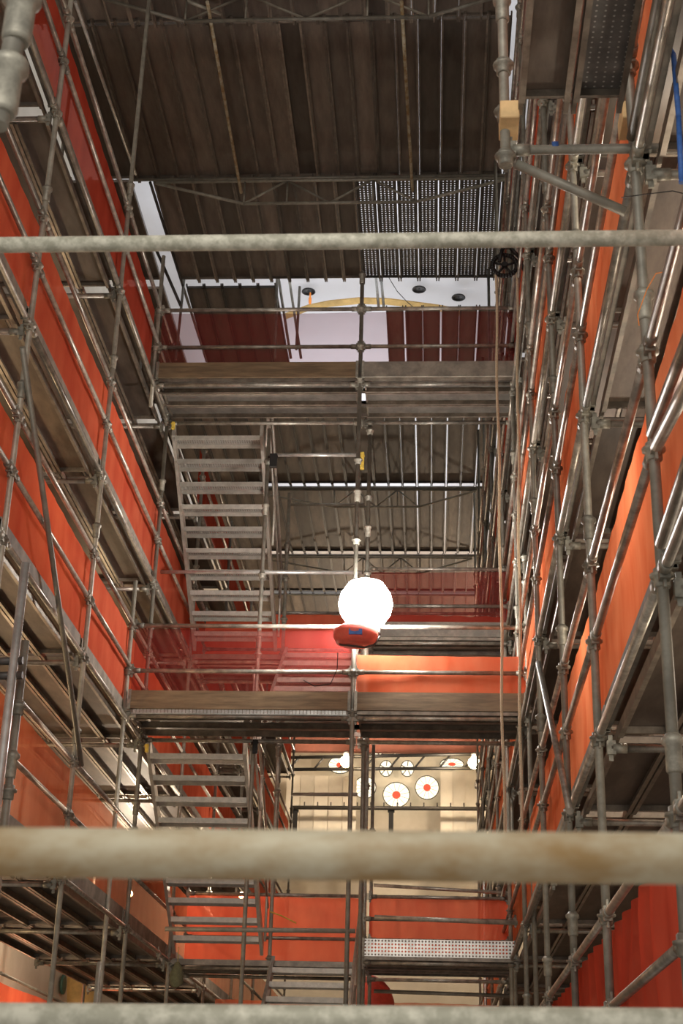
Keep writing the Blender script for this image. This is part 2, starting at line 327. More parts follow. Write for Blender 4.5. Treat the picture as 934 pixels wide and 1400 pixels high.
# ------------------------------------------------------------------ near tubes in front of the camera
def beam(a, b, label, m, r=.02415, cat='scaffold tube', name='scaffold_tube', g=None):
    bm = bmesh.new(); a = Vector(a); b = Vector(b)
    e = empty(name, a); d = b - a; e.rotation_mode = 'QUATERNION'; e.rotation_quaternion = d.to_track_quat('Z', 'Y')
    cyl(bm, (0, 0, 0), (0, 0, d.length), r, n=32)
    o = finish('tube', bm, m, e)
    lp = bmesh.new(); lathe(lp, (0, 0, d.length), [(r * 1.02, -.09), (r * 1.25, -.085), (r * 1.25, 0), (r * .9, .004)], 24); finish('end_sleeve', lp, 'collar', e)
    return tag(e, label, cat, g)
def through(p, q, Y, ext=.6):
    a = at(*p, Y=Y); b = at(*q, Y=Y); d = (b - a).normalized(); return a - d * ext, b + d * ext
a, b = through((0, 335), (934, 325), 3.75); beam(a, b, 'pale chalky steel tube crossing the upper frame, nearest tube above the landings', 'tube_near')
a, b = through((0, 1165), (934, 1174), 1.45, .3); beam(a, b, 'thick rust-stained tube crossing close in front of the lens', 'tube_rust')
a, b = through((0, 1391), (934, 1399), 2.6, .4); beam(a, b, 'whitish scaffold tube along the very bottom edge of the photo', 'tube_near')

# ------------------------------------------------------------------ side scaffolds
LV = [.40, 2.45, 4.52, 6.42, 8.58, 10.72]          # top of toe board at each level
LVN = ['lowest', 'second', 'third', 'fourth', 'fifth', 'topmost']
def side(name, X, s, Ys, levels, nplanks, pw, depth, netm, out_x, ymax_net=None):
    """s = direction away from the shaft (-1 left, +1 right)"""
    vis = [i for i, y in enumerate(Ys) if seen((X, y, -1), (X, y, 13.9), 10)]
    UP = {i: ORD[n_] for n_, i in enumerate(vis)}
    def bay(i):
        if i in UP and i + 1 in UP: return 'between %s and %s uprights' % (UP[i], UP[i+1])
        if i + 1 in UP: return 'nearer than the first upright'
        return 'farther than the last upright'
    LVN = {k: nm for k, nm in zip(levels, ['lowest', 'second', 'third', 'fourth', 'fifth'][:len(levels) - 1] + ['topmost'])}
    for i, y in enumerate(Ys):
        if not seen((X, y, -1), (X, y, 13.9), 10): continue
        marks = []
        for k in levels: marks += [LV[k] - .2, LV[k] + .38, LV[k] + .86]
        marks = [z for z in marks if seen((X, y, z), (X, y, z), 5)]
        joints = [z for z in [LV[k] + 1.15 for k in levels] if seen((X, y, z), (X, y, z), 5)]
        standard(X, y, -1.2, 13.9 if (s > 0 or y < 16) else 8.45 if y < 18 else 9.6, 'grey upright pole on the %s scaffold face, %s upright from the camera' % (name, UP.get(i, 'nearest')), marks, joints)
    for i, y in enumerate(Ys):
        xo = X + s * depth
        if i % 2 == 0 and seen((xo, y, 0), (xo, y, 13), 0) and i < 7:
            standard(xo, y, -1.2, 13.9, 'upright pole at the outer edge of the %s scaffold, behind the %s inner upright' % (name, UP.get(i, 'unseen nearest')), [], [LV[k] + 1 for k in levels])
    for k in levels:
        zt = LV[k]
        iend = len(Ys) - 1
        for i in range(iend):
            y0, y1 = Ys[i], Ys[i+1]
            gap = s < 0 and k == 4 and i == 4
            for dz, nm in ((-.2, 'deck ledger'), (.38, 'middle guard rail'), (.86, 'top guard rail')):
                if seen((X, y0, zt + dz), (X, y1, zt + dz), 0) and not (gap and dz > 0):
                    rail((X, y0 + .03, zt + dz), (X, y1 - .03, zt + dz), '%s tube, %s scaffold, %s net level, %s' % (nm, name, LVN[k], bay(i)))
            # toe board
            xt = X + s * .055
            if seen((xt, y0, zt), (xt, y1, zt), 0):
                bm = bmesh.new(); box(bm, (-.014, 0, -.155), (.014, y1 - y0 - .05, 0))
                o = finish('toe_board', bm, 'wood_side'); o.location = (xt, y0 + .02, zt)
                for yy in (.0, y1 - y0 - .075):
                    b2 = bmesh.new(); box(b2, (-.019, yy, -.16), (.019, yy + .025, -.02)); finish('end_bracket', b2, 'collar', o)
                tag(o, 'grey timber toe board, %s scaffold, %s net level, %s' % (name, LVN[k], bay(i)), 'toe board')
            for j in range(nplanks):
                xp = X + s * (.10 + pw / 2 + j * (pw + .012))
                plank(xp, y0 + .11, zt - .155, y1 - y0 - .2, pw, 'brown steel plank in the %s scaffold, %s level, %s' % (name, LVN[k], bay(i)),
                      'deck planks of the %s scaffold, %s level, %s' % (name, LVN[k], bay(i)), 'plank', 'lip')
        for i, y in enumerate(Ys[:iend + 1]):
            xo = X + s * depth
            if seen((X, y, zt - .26), (xo, y, zt - .26), 0):
                rail((X + s * .04, y, zt - .26), (xo - s * .04, y, zt - .26), 'cross tube under the %s scaffold deck, %s net level, at the %s upright' % (name, LVN[k], UP.get(i, 'unseen nearest')), name='scaffold_transom')
        xn = X + s * .028 
        y0n = max(Ys[0], 3.2); 
        if seen((xn, Ys[0], zt + .4), (xn, Ys[-1], zt + .4), 0):
            split = s < 0 and k == 4
            if split: net((xn, 19.2), (xn, Ys[-1]), zt - .02, zt + .84, 'deep red net glimpsed behind the upper stair flight, left scaffold', netm[k][0], .012, off=.035)
            net((xn, Ys[0]), (xn, 15.35 if split else Ys[-1]), zt - .02, zt + .84, '%s safety net strip along the %s scaffold, %s level' % (netm[k][1], name, LVN[k]), netm[k][0], .05 if k == 0 else .012, off=(.035 if s < 0 else -.035), folds=.02 if k == 0 else .003, dens=26 if k == 0 else 9)
LY = [4.45, 7.42, 10.39, 13.3, 16.35, 19.2, 22.3, 25.4, 28.5, 31.6, 34.7]
NM = {0: ('net_warm', 'dark red'), 1: ('net_warm', 'see-through warm orange'), 2: ('net', 'orange-red'), 3: ('net', 'orange-red'), 4: ('net_dark', 'deep red'), 5: ('net', 'deep red')}
side('left', -3.3, -1, LY, [1, 2, 3, 4], 5, .31, 1.75, NM, -5.05)
RY = [3.2, 5.79, 8.35, 10.35, 12.7, 15.6, 18.5, 21.5, 24.5, 27.5, 30.5]
NR = {0: ('net_dark', 'dark red creased'), 1: ('net_orange', 'bright orange'), 2: ('net_orange', 'bright orange'), 3: ('net_orange', 'bright orange'), 4: ('net', 'red'), 5: ('net', 'red')}
side('right', .95, 1, RY, [0, 1, 2, 3, 4, 5], 4, .31, 1.45, NR, 2.4)

# diagonal braces
def px_tube(p, q, X, label, m='tube', r=R0, heads=False, name='diagonal_brace'):
    rail(at(*p, X=X), at(*q, X=X), label, m, r, heads, name=name)
px_tube((30, 470), (112, 1050), -3.24, 'long diagonal brace falling from the third left upright to the fourth', 'tube_old')
px_tube((736, 905), (780, 1112), .89, 'shiny diagonal brace on the right scaffold beside the two ropes')
px_tube((985, 350), (890, 596), .87, 'steep diagonal tube meeting the second right upright at mid height')
px_tube((985, 440), (896, 612), .80, 'short bright diagonal tube just below another at the second right upright')
px_tube((985, 500), (903, 748), .86, 'diagonal tube running from the right edge down to the deck ledger')

# ------------------------------------------------------------------ left foreground: clamped spare tubes
p = at(35, 770, X=-2.45)
standard(p.x, p.y, -.5, p.z, 'pale open-topped tube clamped at the left edge, taller of the pair', [], [1.6], m='galv', r=.027)
p = at(27, 872, X=-2.45)
standard(p.x + .02, p.y + .06, -.5, p.z, 'shorter grey open-topped tube clamped beside the taller pale one', [1.9, 2.4], [2.1], m='tube_old')
for py, t in ((905, 'upper'), (925, 'lower')):
    a = at(-30, py, Y=8.22); b = at(38, py - 2, Y=8.22)
    rail(a, b, '%s short grey tube stub clamped to the pale post at the left edge' % t, 'dark', heads=False)
a = at(24, -20, Y=2.6); b = at(2, 172, Y=2.6)
standard(a.x, 2.6, b.z, a.z + .3, 'thick dark near pole in the top left corner of the photo', [], [b.z + .16, b.z + .36], m='tube_old', lean=0.03)
# spare post low left
p = at(136, 1315, X=-3.0)
standard(p.x, p.y, -1.2, p.z, 'short open-topped tube standing under the left deck near the bottom edge')
p = at(205, 1305, X=-3.0)

# ------------------------------------------------------------------ landings and stairs in the middle
XA, XM, XB = -3.3, -.85, 1.03
YN, YN2, YF, YF2 = 15.4, 16.38, 19.2, 20.1
def landing(nm, y0, y1, zt, toes, plm, netm, farnet=False, y0r=None):
    y0l = y0
    # planks run across, bay by bay
    for (xa, xb, sd) in ((XA, XM, 'left'), (XM, XB, 'right')):
        y0 = y0r if (y0r and sd == 'right') else y0l
        for j in range(5 if (y0r and sd == 'right') else 3):
            yy = y0 + .12 + j * .325 + .0
            plank(xa + .05, yy, zt - .17, xb - xa - .1, .31, 'grey ribbed steel plank in the %s bay of the %s landing' % (sd, nm),
                  'planks of the %s landing, %s bay' % (nm, sd), plm, 'lip', rot=-math.pi/2, cull=False)
    for (xa, xb, sd, tm) in ((XA, XM, 'left', toes[0]), (XM, XB, 'right', toes[1])):
        y0 = y0r if (y0r and sd == 'right') else y0l
        if tm:
            h = .2
            bm = bmesh.new()
            if tm == 'galv_perf':
                v = [bm.verts.new(p) for p in ((.04, 0, -h), (xb - xa - .04, 0, -h), (xb - xa - .04, 0, 0), (.04, 0, 0))]; bm.faces.new(v)
            else: box(bm, (.03, -.016, -h), (xb - xa - .03, .016, 0))
            o = finish('toe_board', bm, tm); o.location = (xa, y0 - .045, zt)
            for xx in (.02, xb - xa - .05):
                b2 = bmesh.new(); box(b2, (xx, -.024, -h - .01), (xx + .03, .024, .01)); finish('end_bracket', b2, 'collar', o)
            tag(o, '%s on the %s landing, %s bay' % ({'wood': 'brown timber toe board', 'galv_perf': 'bright perforated metal toe board', 'wood_side': 'grey toe board'}[tm], nm, sd), 'toe board')
            for dz, rn in ((.24, 'middle'), (.76, 'top')):
                rail((xa, y0, zt + dz), (xb, y0, zt + dz), '%s guard rail across the %s bay of the %s landing' % (rn, sd, nm))
            if netm and not (nm == 'lower front' and sd == 'right'): net((xa + .02, y0), (xb - .02, y0), zt - .01, zt + .75, 'red see-through net on the front of the %s landing, %s bay' % (nm, sd), netm, .012, off=.05, folds=.002)
        rail((xa, y0, zt - .27), (xb, y0, zt - .27), 'front bearer tube under the %s bay of the %s landing' % (sd, nm), name='scaffold_transom')
        rail((xa, y1 + .02, zt - .27), (xb, y1 + .02, zt - .27), 'rear bearer tube under the %s bay of the %s landing' % (sd, nm), name='scaffold_transom')
        if farnet:
            for dz, rn in ((.24, 'middle'), (.80, 'top')):
                rail((xa, y1 + .1, zt + dz), (xb, y1 + .1, zt + dz), '%s rear guard rail across the %s bay of the %s landing' % (rn, sd, nm))
            net((xa + .02, y1 + .16), (xb - .02, y1 + .16), zt - .05, zt + .8, 'creased red net behind the %s landing, %s bay' % (nm, sd), 'net', .05, folds=.03)
    for x, sd in ((XA, 'left'), (XB, 'right')):
        rail((x, y0 + .04, zt - .2), (x, y1 - .02, zt - .2), 'short side tube at the %s end of the %s landing' % (sd, nm), name='scaffold_transom')
landing('upper front', YN, YN2, 8.66, ('wood', 'wood_side'), 'plank_grey', 'net_thin')
landing('lower front', YN, YN2, 4.61, ('wood', 'wood'), 'plank_grey', 'net_thin_red')
net((XM + .03, YN), (XB - .03, YN), 4.60, 5.07, 'bright orange slumped net on the lower front landing, right of the floodlight', 'net_slumped', .015, off=.05, folds=.006)
landing('middle rear', YF, YF2, 6.45, (None, 'wood_side'), 'plank_grey', 'net_thin_red', True, 18.35)
landing('bottom rear', YF, YF2, 2.44, (None, 'galv_perf'), 'plank_grey', None, True, 18.35)
standard(XM, YN, -1.2, 9.95, 'central upright pole rising through the front landings beside the floodlight', [4.4, 4.85, 5.37, 8.45, 8.9, 9.42, 6.4, 7.4], [5.9, 7.0, 9.9], m='tube_old')
standard(XA - .02, YN, -1.2, 5.9, 'open-topped corner pole at the left end of the lower front landing', [4.4, 4.85, 5.37], [])
standard(XA - .02, YN, 8.1, 10.2, 'corner pole at the left end of the upper front landing', [8.45, 8.9, 9.42], [])
standard(XB, YN, -1.2, 12.2, 'corner pole at the right end of both front landings beside the ropes', [4.4, 4.85, 5.37, 8.45, 8.9, 9.42, 6.2, 7.2], [5.9, 7.7])
standard(XM + .08, YN2 + .06, -1.2, 8.4, 'rear central pole between the stair bays, just right of the central upright', [4.3, 6.4, 8.3, 7.4], [5.5, 7.0])
standard(-2.03, YN2 + .1, -1.2, 8.35, 'pole at the right side of the upper stair flight', [4.3, 5.4, 6.4, 7.9], [5.6, 7.3])
standard(-2.03, YF, -1.2, 8.7, 'pole at the rear corner of the stair tower', [2.3, 4.4, 6.3, 6.8, 7.4], [5.0, 7.9])
standard(XM, YF, -1.2, 6.0, 'rear middle pole beneath the middle rear landing', [2.3, 3.4, 4.5], [3.9])
standard(XB, YF, -1.2, 7.4, 'rear right pole behind the front landings', [2.3, 3.4, 4.5, 6.3, 6.9], [3.9, 5.2])
a = at(372, 622, Y=16.4); b = at(492, 622, Y=16.4)
rail(a, b, 'pale guard tube with black and yellow clamps beside the upper stairs', 'galv', heads=False)
def clampbox(p, m, label, s=(.05, .04, .1)):
    bm = bmesh.new(); box(bm, (-s[0], -s[1], -s[2]), s); cyl(bm, (-s[0] * 1.6, 0, s[2] * .6), (s[0] * 1.2, 0, s[2] * .6), s[1] * .6, n=10)
    bmesh.ops.bevel(bm, geom=list(bm.edges), offset=.005, segments=1, affect='EDGES')
    o = finish('clamp', bm, m); o.location = p; return tag(o, label, 'clamp')
clampbox(at(494, 630, Y=16.33), 'yellow', 'yellow clamp at the right end of the pale stair guard tube', (.035, .03, .11))
clampbox(at(374, 630, Y=16.33), 'black', 'black clamp at the left end of the pale stair guard tube', (.045, .03, .09))
clampbox(at(237, 582, Y=16.3), 'yellow', 'small yellow hook at the top left of the upper stairs', (.02, .02, .05))
clampbox(at(201, 1023, Y=16.3), 'yellow', 'small yellow hook at the top left of the lower stairs', (.02, .02, .05))
clampbox(at(349, 1021, Y=16.3), 'black', 'dark clamp at the top right of the lower stairs', (.03, .02, .08))

def flight(xa, xb, yt, zt, yb, zb, n, label, rail_label):
    e = empty('stair_flight', (xa, yb, zb)); o0 = Vector((xa, yb, zb))
    W = xb - xa; dy = yt - yb; dz = zt - zb
    L = math.hypot(dy, dz)
    for sx in (0, W):
        bm = bmesh.new()
        # box section stringer sloping between landings
        for x0 in (sx - .02,):
            v = []
            for (yy, zz) in ((0, -.09), (dy, dz - .09), (dy, dz + .08), (0, .08)):
                v.append((yy, zz))
            vs0 = [bm.verts.new((x0, y_, z_)) for y_, z_ in v]; vs1 = [bm.verts.new((x0 + .04, y_, z_)) for y_, z_ in v]
            bm.faces.new(vs0); bm.faces.new(list(reversed(vs1)))
            for i in range(4): bm.faces.new((vs0[i], vs1[i], vs1[(i+1) % 4], vs0[(i+1) % 4]))
            bmesh.ops.recalc_face_normals(bm, faces=list(bm.faces))
        finish('stringer', bm, 'alu', e)
    for i in range(n):
        t = (i + .5) / n
        y = dy * t; z = dz * t
        bm = bmesh.new(); D = .11
        v = [bm.verts.new(p) for p in ((.02, y - D, z), (W - .02, y - D, z), (W - .02, y + D, z), (.02, y + D, z))]; bm.faces.new(v)
        tr = finish('tread', bm, 'tread_perf', e)
        bm = bmesh.new(); box(bm, (.02, y - D - .012, z - .05), (W - .02, y - D, z + .012)); box(bm, (.02, y + D, z - .05), (W - .02, y + D + .012, z + .012))
        finish('nosing', bm, 'tread', tr)
    tag(e, label, 'stairs')
    h = empty('stair_handrail', (xb + .05, yb, zb))
    bm = bmesh.new(); cyl(bm, (0, 0, .95), (0, dy, dz + .95), .018, n=10); finish('top_tube', bm, 'alu', h)
    bm = bmesh.new(); cyl(bm, (0, 0, .5), (0, dy, dz + .5), .015, n=10); finish('middle_tube', bm, 'alu', h)
    for t in (.06, .5, .94):
        bm = bmesh.new(); cyl(bm, (0, dy * t, dz * t - .05), (0, dy * t, dz * t + .95), .016, n=10); finish('post', bm, 'alu', h)
    tag(h, rail_label, 'handrail')
flight(-3.24, -2.13, YN2 + .12, 8.36, YF, 6.42, 10, 'upper metal stair flight hanging from the upper front landing at left', 'grey sloping handrail right of the upper stair flight')
flight(-1.98, -.93, YN2 + .12, 4.45, YF, 6.32, 9, 'metal stair flight behind the net of the lower front landing', 'sloping handrail left of the floodlight behind the red net')
flight(-3.24, -2.13, YN2 + .12, 4.30, YF, 2.42, 10, 'lower metal stair flight hanging from the lower front landing at left', 'grey sloping handrail right of the lower stair flight')
flight(-1.98, -.93, YN2 + .12, .45, YF, 2.25, 9, 'bottom metal stair flight at the lower centre of the photo', 'sloping handrail beside the bottom stair flight')

# bright corrugated edge of lower landing
bm = bmesh.new()
n = 60
for i in range(n):
    x0 = XA + .08 + (XM - XA - .14) * i / n; box(bm, (x0, YN - .035, 4.365), (x0 + (XM - XA - .14) / n * .8, YN - .02, 4.41))
box(bm, (XA + .06, YN - .02, 4.36), (XM - .05, YN - .01, 4.415))
o = finish('edge_strip', bm, 'galv'); tag(o, 'bright ribbed metal edge strip beneath the brown toe board of the lower landing', 'metal strip')

# cross rails seen between the landings, behind
for (p, q, Y, lab, mm) in (
    ((215, 782), (498, 783), 17.0, 'long pale rail crossing behind the upper stairs at floodlight height', 'galv'),
    ((395, 1086), (492, 1086), 19.2, 'brown rail crossing low left of the round windows', 'tube_old'),
    ((395, 690), (500, 690), 24.0, 'faint rail under the ceiling deck left of the centre pole', 'tube_old'),
    ((222, 1270), (490, 1273), 15.4, 'brown rail crossing in front of the lower stair treads', 'tube_old'),
    ((508, 1254), (712, 1262), 15.4, 'rail crossing above the bright perforated toe board', 'tube'),
    ((508, 1210), (712, 1222), 20.4, 'thin rail high behind the bottom rear landing', 'tube'),
    ((508, 1355), (712, 1362), 19.6, 'dull rail crossing below the perforated toe board', 'tube_old'),
    ((250, 378), (708, 378), 21.95, 'black bearer tube at the end of the ceiling deck', 'black'),
    ):
    rail(at(*p, Y=Y), at(*q, Y=Y), lab, mm, heads=False)

# ------------------------------------------------------------------ big deck overhead
ZC = 14.0
bays = [(12.2, 15.45, -5.6, .95), (15.5, 18.9, -5.2, .95), (18.98, 21.8, -4.36, 1.2), (22.08, 26.4, -4.30, 1.1), (26.5, 30.25, -5.4, 1.0), (30.5, 34.3, -5.4, 1.0), (34.6, 37.1, -5.4, 1.0), (37.45, 41, -5.4, 1.0)]
BN = ['nearest', 'second', 'third', 'fourth', 'fifth', 'sixth', 'seventh', 'farthest']
for bi, (y0, y1, xa, xb) in enumerate(bays):
    x = xa; j = 0
    while x < xb:
        W = .31
        mm, lm = ('plank_over', 'lip_dark')
        if bi == 2 and x > -1.3: mm, lm = ('plank_perf', 'dark')
        if bi >= 3: lm = 'dark'
        gap = .003 if bi < 2 else .006
        if bi in (2,) and x > -1.5: gap = .016
        if bi == 3 and x > -1.2 and j % 2: gap = .03
        if bi in (4, 5) and j % 2 and x > -1.2: gap = .025
        skip = (bi == 3 and -2.95 < x < -1.0)
        ys = 22.85 if bi == 3 and x >= -1.0 else y0
        if not skip:
            desc = {True: 'dark perforated steel plank', False: 'brown steel plank'}[mm == 'plank_perf']
            plank(x + W / 2, ys, ZC, y1 - ys, W, '%s in the overhead deck, %s row from the camera' % (desc, BN[bi]), '%ss of the overhead deck, %s row' % (desc, BN[bi]), mm, lm)
        x += W + gap; j += 1
for bi, (y0, y1) in enumerate(((18.98, 21.8), (22.08, 26.4))):
    for j in range(3):
        plank(-4.86 - j * .32, y0, ZC, y1 - y0, .31, 'brown steel plank left of the white gap in the overhead deck, %s row' % BN[bi + 2], 'planks left of the white gap, %s row' % BN[bi + 2], 'plank', 'lip_dark')
# bearers below row ends
for y, nm in ((15.5, 'nearest'), (18.86, 'second'), (22.3, 'third'), (26.45, 'fourth'), (30.38, 'fifth'), (34.45, 'sixth'), (37.28, 'farthest')):
    a, b = (-4.7, y, ZC - .1), (1.15, y, ZC - .1)
    if nm not in ('third', 'nearest'): rail(a, b, 'bearer tube under the plank ends of the overhead deck, %s' % nm, 'tube_old', heads=False, name='scaffold_transom')
def girder(y, xa, x1, x2, xb, z, label):
    e = empty('lattice_girder', (xa, y, z)); zb = -.42
    bm = bmesh.new(); cyl(bm, (0, 0, 0), (xb - xa, 0, 0), R0); finish('top_chord', bm, 'tube_old', e)
    bm = bmesh.new(); cyl(bm, (0, 0, -.02), (x1 - xa, 0, zb), R0); cyl(bm, (x1 - xa, 0, zb), (x2 - xa, 0, zb), R0); cyl(bm, (x2 - xa, 0, zb), (xb - xa, 0, -.02), R0)
    finish('bottom_chord', bm, 'tube_old', e)
    pts = [x1 + (x2 - x1) * k / 4 for k in range(5)]
    for i, x in enumerate(pts[:-1]):
        bm = bmesh.new(); xm = (x + pts[i+1]) / 2 - xa
        if i % 2 == 0: cyl(bm, (x - xa, 0, zb), (pts[i+1] - xa, 0, 0), .017)
        else: cyl(bm, (x - xa, 0, 0), (pts[i+1] - xa, 0, zb), .017)
        finish('diagonal_web', bm, 'tube_old', e)
    for x in pts[1:-1:2] + [x1, x2]:
        bm = bmesh.new(); cyl(bm, (x - xa, 0, zb), (x - xa, 0, 0), .015); finish('web_post', bm, 'tube_old', e)
    tag(e, label, 'girder')
girder(18.9, -4.3, -2.9, -.25, 1.15, 13.88, 'lattice girder with bent lower tube under the overhead deck, above the white vault opening')
girder(14.9, -4.3, -3.2, -.05, 1.1, 13.88, 'lattice girder along the top edge of the photo under the overhead deck')
girder(30.4, -4.3, -2.2, -.3, 1.0, 13.86, 'far lattice girder under the overhead deck right of the centre pole')
girder(34.5, -4.3, -2.2, -.3, 1.0, 13.86, 'farthest lattice girder, just above the upper edge of the red rear net')
for p, q, nm in (((283, 0), (330, 265), 'left'), ((549, 0), (564, 262), 'right')):
    rail(at(*p, Z=13.62), at(*q, Z=13.5), 'long brown tube slung beneath the overhead deck, %s one' % nm, 'tube_rust', heads=False)
rail(at(102, 0, Z=13.8), at(186, 240, Z=13.8), 'shiny edge tube along the left side of the overhead deck', 'galv', heads=False)
rail(at(252, 0, Z=13.8), at(305, 20, Z=13.8), 'short tube end between girder and deck at the top left', 'tube_old', heads=False)
rail(at(205, 248, Z=13.9), at(283, 495, Z=13.9), 'edge tube beside the white gap at the left of the overhead deck', 'dark', heads=False)
# struts at upper-left landing end
rail(at(213, 340, Y=19.5), at(248, 420, Y=19.5), 'dark strut by the white gap above the upper landing', 'dark', heads=False, name='diagonal_brace')
rail(at(252, 380, Y=21.9), at(240, 495, Y=21.9), 'thin upright beneath the left end of the black bearer tube', 'tube_old', heads=False, name='scaffold_standard')
rail(at(379, 378, Y=21.9), at(376, 492, Y=21.9), 'thin upright left of the white vault opening', 'tube_old', heads=False, name='scaffold_standard')
rail(at(381, 380, Y=22.1), at(398, 492, Y=22.1), 'slanting thin tube at the left edge of the white vault opening', 'tube_old', heads=False, name='diagonal_brace')
rail(at(395, 378, Y=23), at(412, 492, Y=23), 'second slanting tube left of the dark vault hole', 'tube_old', heads=False, name='diagonal_brace')
rail(at(410, 390, Y=22.4), at(405, 480, Y=22.4), 'grey hanging tube just left of the dark vault hole', 'tube_old', heads=False, name='scaffold_standard')
for px in (514, 521):
    rail(at(px, 378, Y=22.6), at(px + 4, 422, Y=22.6), '%s pale tube right of the centre pole against the white vault' % ('left' if px == 514 else 'right'), 'galv', heads=False)

# round openings in the vault, arched rib, cable
for (x, y, nm) in ((422, 398, 'leftmost'), (573, 395, 'middle'), (627, 406, 'rightmost')):
    c = at(x, y, Z=17.12)
    bm = bmesh.new(); lathe(bm, (0, 0, 0), [(.14, 0), (.15, -.02), (.13, -.03), (.12, -.005), (.02, .0)], 24)
    o = finish('vault_hole', bm, 'black'); o.location = (c.x, c.y, c.z); 
    tag(o, 'round black hole in the white vault, %s of the three' % nm, 'vent')
def arc_px(pts, Z, r, name, m, label, cat):
    bm = bmesh.new(); poly(bm, [at(*p, Z=Z) for p in pts], r, 8); o = finish(name, bm, m); return tag(o, label, cat)
bm = bmesh.new()
pts = [(388, 436), (420, 424), (450, 418), (490, 414), (530, 415), (570, 420), (600, 424), (640, 432)]
for i in range(len(pts) - 1):
    a = at(*pts[i], Z=16.55); b = at(*pts[i+1], Z=16.55)
    vs = [bm.verts.new(v) for v in (a + Vector((0, -.10, .05)), b + Vector((0, -.10, .05)), b + Vector((0, .05, 0)), a + Vector((0, .05, 0)), a + Vector((0, .1, .2)), b + Vector((0, .1, .2)))]
    bm.faces.new(vs[:4]); bm.faces.new((vs[3], vs[2], vs[5], vs[4]))
struct('trim_1', bm, 'ochre')
arc_px([(532, 380), (543, 398), (556, 412), (565, 420)], 16.4, .008, 'hanging_cable', 'black', 'thin black cable curving down in front of the white vault', 'cable')
c = at(424, 410, Z=16.3)
bm = bmesh.new(); lathe(bm, (0, 0, 0), [(.03, -.16), (.05, -.12), (.05, .06), (.03, .12), (.03, .28), (.01, .3)], 14)
o = finish('hanging_plug', bm, 'orange'); o.location = c; o.scale = (.6, .6, .6); tag(o, 'small orange plug hanging below the leftmost vault hole', 'plug')

# ------------------------------------------------------------------ bracket at the top right, two planks, post
yb = 5.79
rail((.34, yb, 4.41), (1.6, yb, 4.41), 'bracket tube holding the two near planks at the top right', 'tube_old')
rail((.37, yb + .02, 4.36), (.93, yb + .06, 4.08), 'sloping strut under the bracket at the top right', 'tube_old', heads=False, name='diagonal_brace')
standard(.345, yb - .02, 4.32, 7.0, 'short hanging pole at the outer end of the top right bracket', [4.36, 4.62, 4.9], [5.3])
e = plank(.52, 4.0, 4.60, 1.6, .235, 'plain dark near plank at the top right, left of its pair', None, 'plank', 'lip')
e = plank(.77, 4.0, 4.60, 1.6, .235, 'dimpled grey near plank at the top right, right of its pair', None, 'dimple', 'lip')
bm = bmesh.new(); box(bm, (-.045, -.09, -.05), (.045, .09, .05)); bmesh.ops.bevel(bm, geom=list(bm.edges), offset=.004, segments=1, affect='EDGES')
o = finish('wood_block', bm, 'pine'); o.location = at(696, 165, Y=5.75); tag(o, 'pale pine block wedged on the left of the top right bracket', 'wood block')
o2 = o.copy(); COL.objects.link(o2); o2.location = at(857, 165, Y=5.9); o2.scale = (.7, 1, 1); tag(o2, 'small pine block wedged beside the dimpled plank by the near upright', 'wood block')
# blue strap
bm = bmesh.new(); pts = [at(912, 62, Y=5.2), at(921, 75, Y=5.2), at(928, 160, Y=5.2), at(932, 250, Y=5.2)]
poly(bm, pts, .012, 10)
o = finish('strap', bm, 'blue'); tag(o, 'blue webbing strap hanging at the top right edge', 'strap')
bm = bmesh.new(); lathe(bm, (0, 0, 0), [(R0 * 1.08, -.015), (R0 * 1.12, 0), (R0 * 1.08, .015)], 16, 'X'); o = finish('tape_mark', bm, 'blue'); o.location = at(759, 201, Y=yb); tag(o, 'blue tape wrapped on the bracket tube at the top right', 'tape')
# orange tie and black cord on near upright
bm = bmesh.new(); poly(bm, [at(912, 371, Y=5.6), at(897, 374, Y=5.6), at(885, 395, Y=5.6), at(872, 430, Y=5.6), at(874, 445, Y=5.6)], .0022, 6); o = finish('tie_wire', bm, 'orange'); tag(o, 'thin orange tie hanging by the near right upright', 'cord')
bm = bmesh.new(); poly(bm, [at(850, 270, Y=5.6), at(880, 266, Y=5.5), at(920, 261, Y=5.4), at(940, 266, Y=5.4)], .0025, 6); o = finish('tie_wire', bm, 'black'); tag(o, 'thin black cord running right from the near upright under the bracket', 'cord')
# narrow guard tubes at far right edge (near bay)
rail((.93, 3.3, 4.42), (.93, 5.75, 4.42), 'thick near tube rising to the top right corner', 'tube_old', heads=False)

# ------------------------------------------------------------------ ropes and pulley
pc = at(690, 363, Y=14.0)
for px0, px1, side_ in ((678, 690, 'left'), (707, 713, 'right')):
    a = at(px0, 372, Y=14.0); b = at(px1, 1150, Y=14.0)
    e = empty('hoist_rope', a)
    bm = bmesh.new()
    seg = 24; pts = [a.lerp(b, i / seg) - a + Vector((.008 * math.sin(i * .9), .008 * math.cos(i * .7), 0)) for i in range(seg + 1)]
    for i in range(seg): cyl(bm, pts[i], pts[i+1], .014, n=8, caps=False)
    d = (b - a)
    finish('strand', bm, 'rope', e)
    tag(e, 'thin brown hoist rope hanging from the black pulley, %s fall' % side_, 'rope')
e = empty('pulley', pc)
bm = bmesh.new()
for i in range(28):
    t0, t1 = 2*math.pi*i/28, 2*math.pi*(i+1)/28
    cyl(bm, (.135*math.cos(t0), 0, .135*math.sin(t0)), (.135*math.cos(t1), 0, .135*math.sin(t1)), .026, n=8)
finish('rim', bm, 'black', e)
for k in range(5):
    bm = bmesh.new(); t = 2*math.pi*k/5 + .3; cyl(bm, (0, 0, 0), (.13*math.cos(t), 0, .13*math.sin(t)), .014, n=8); finish('spoke', bm, 'black', e)
bm = bmesh.new(); lathe(bm, (0, 0, 0), [(.03, -.04), (.035, -.03), (.035, .03), (.03, .04)], 14, 'Y'); finish('hub', bm, 'black', e)
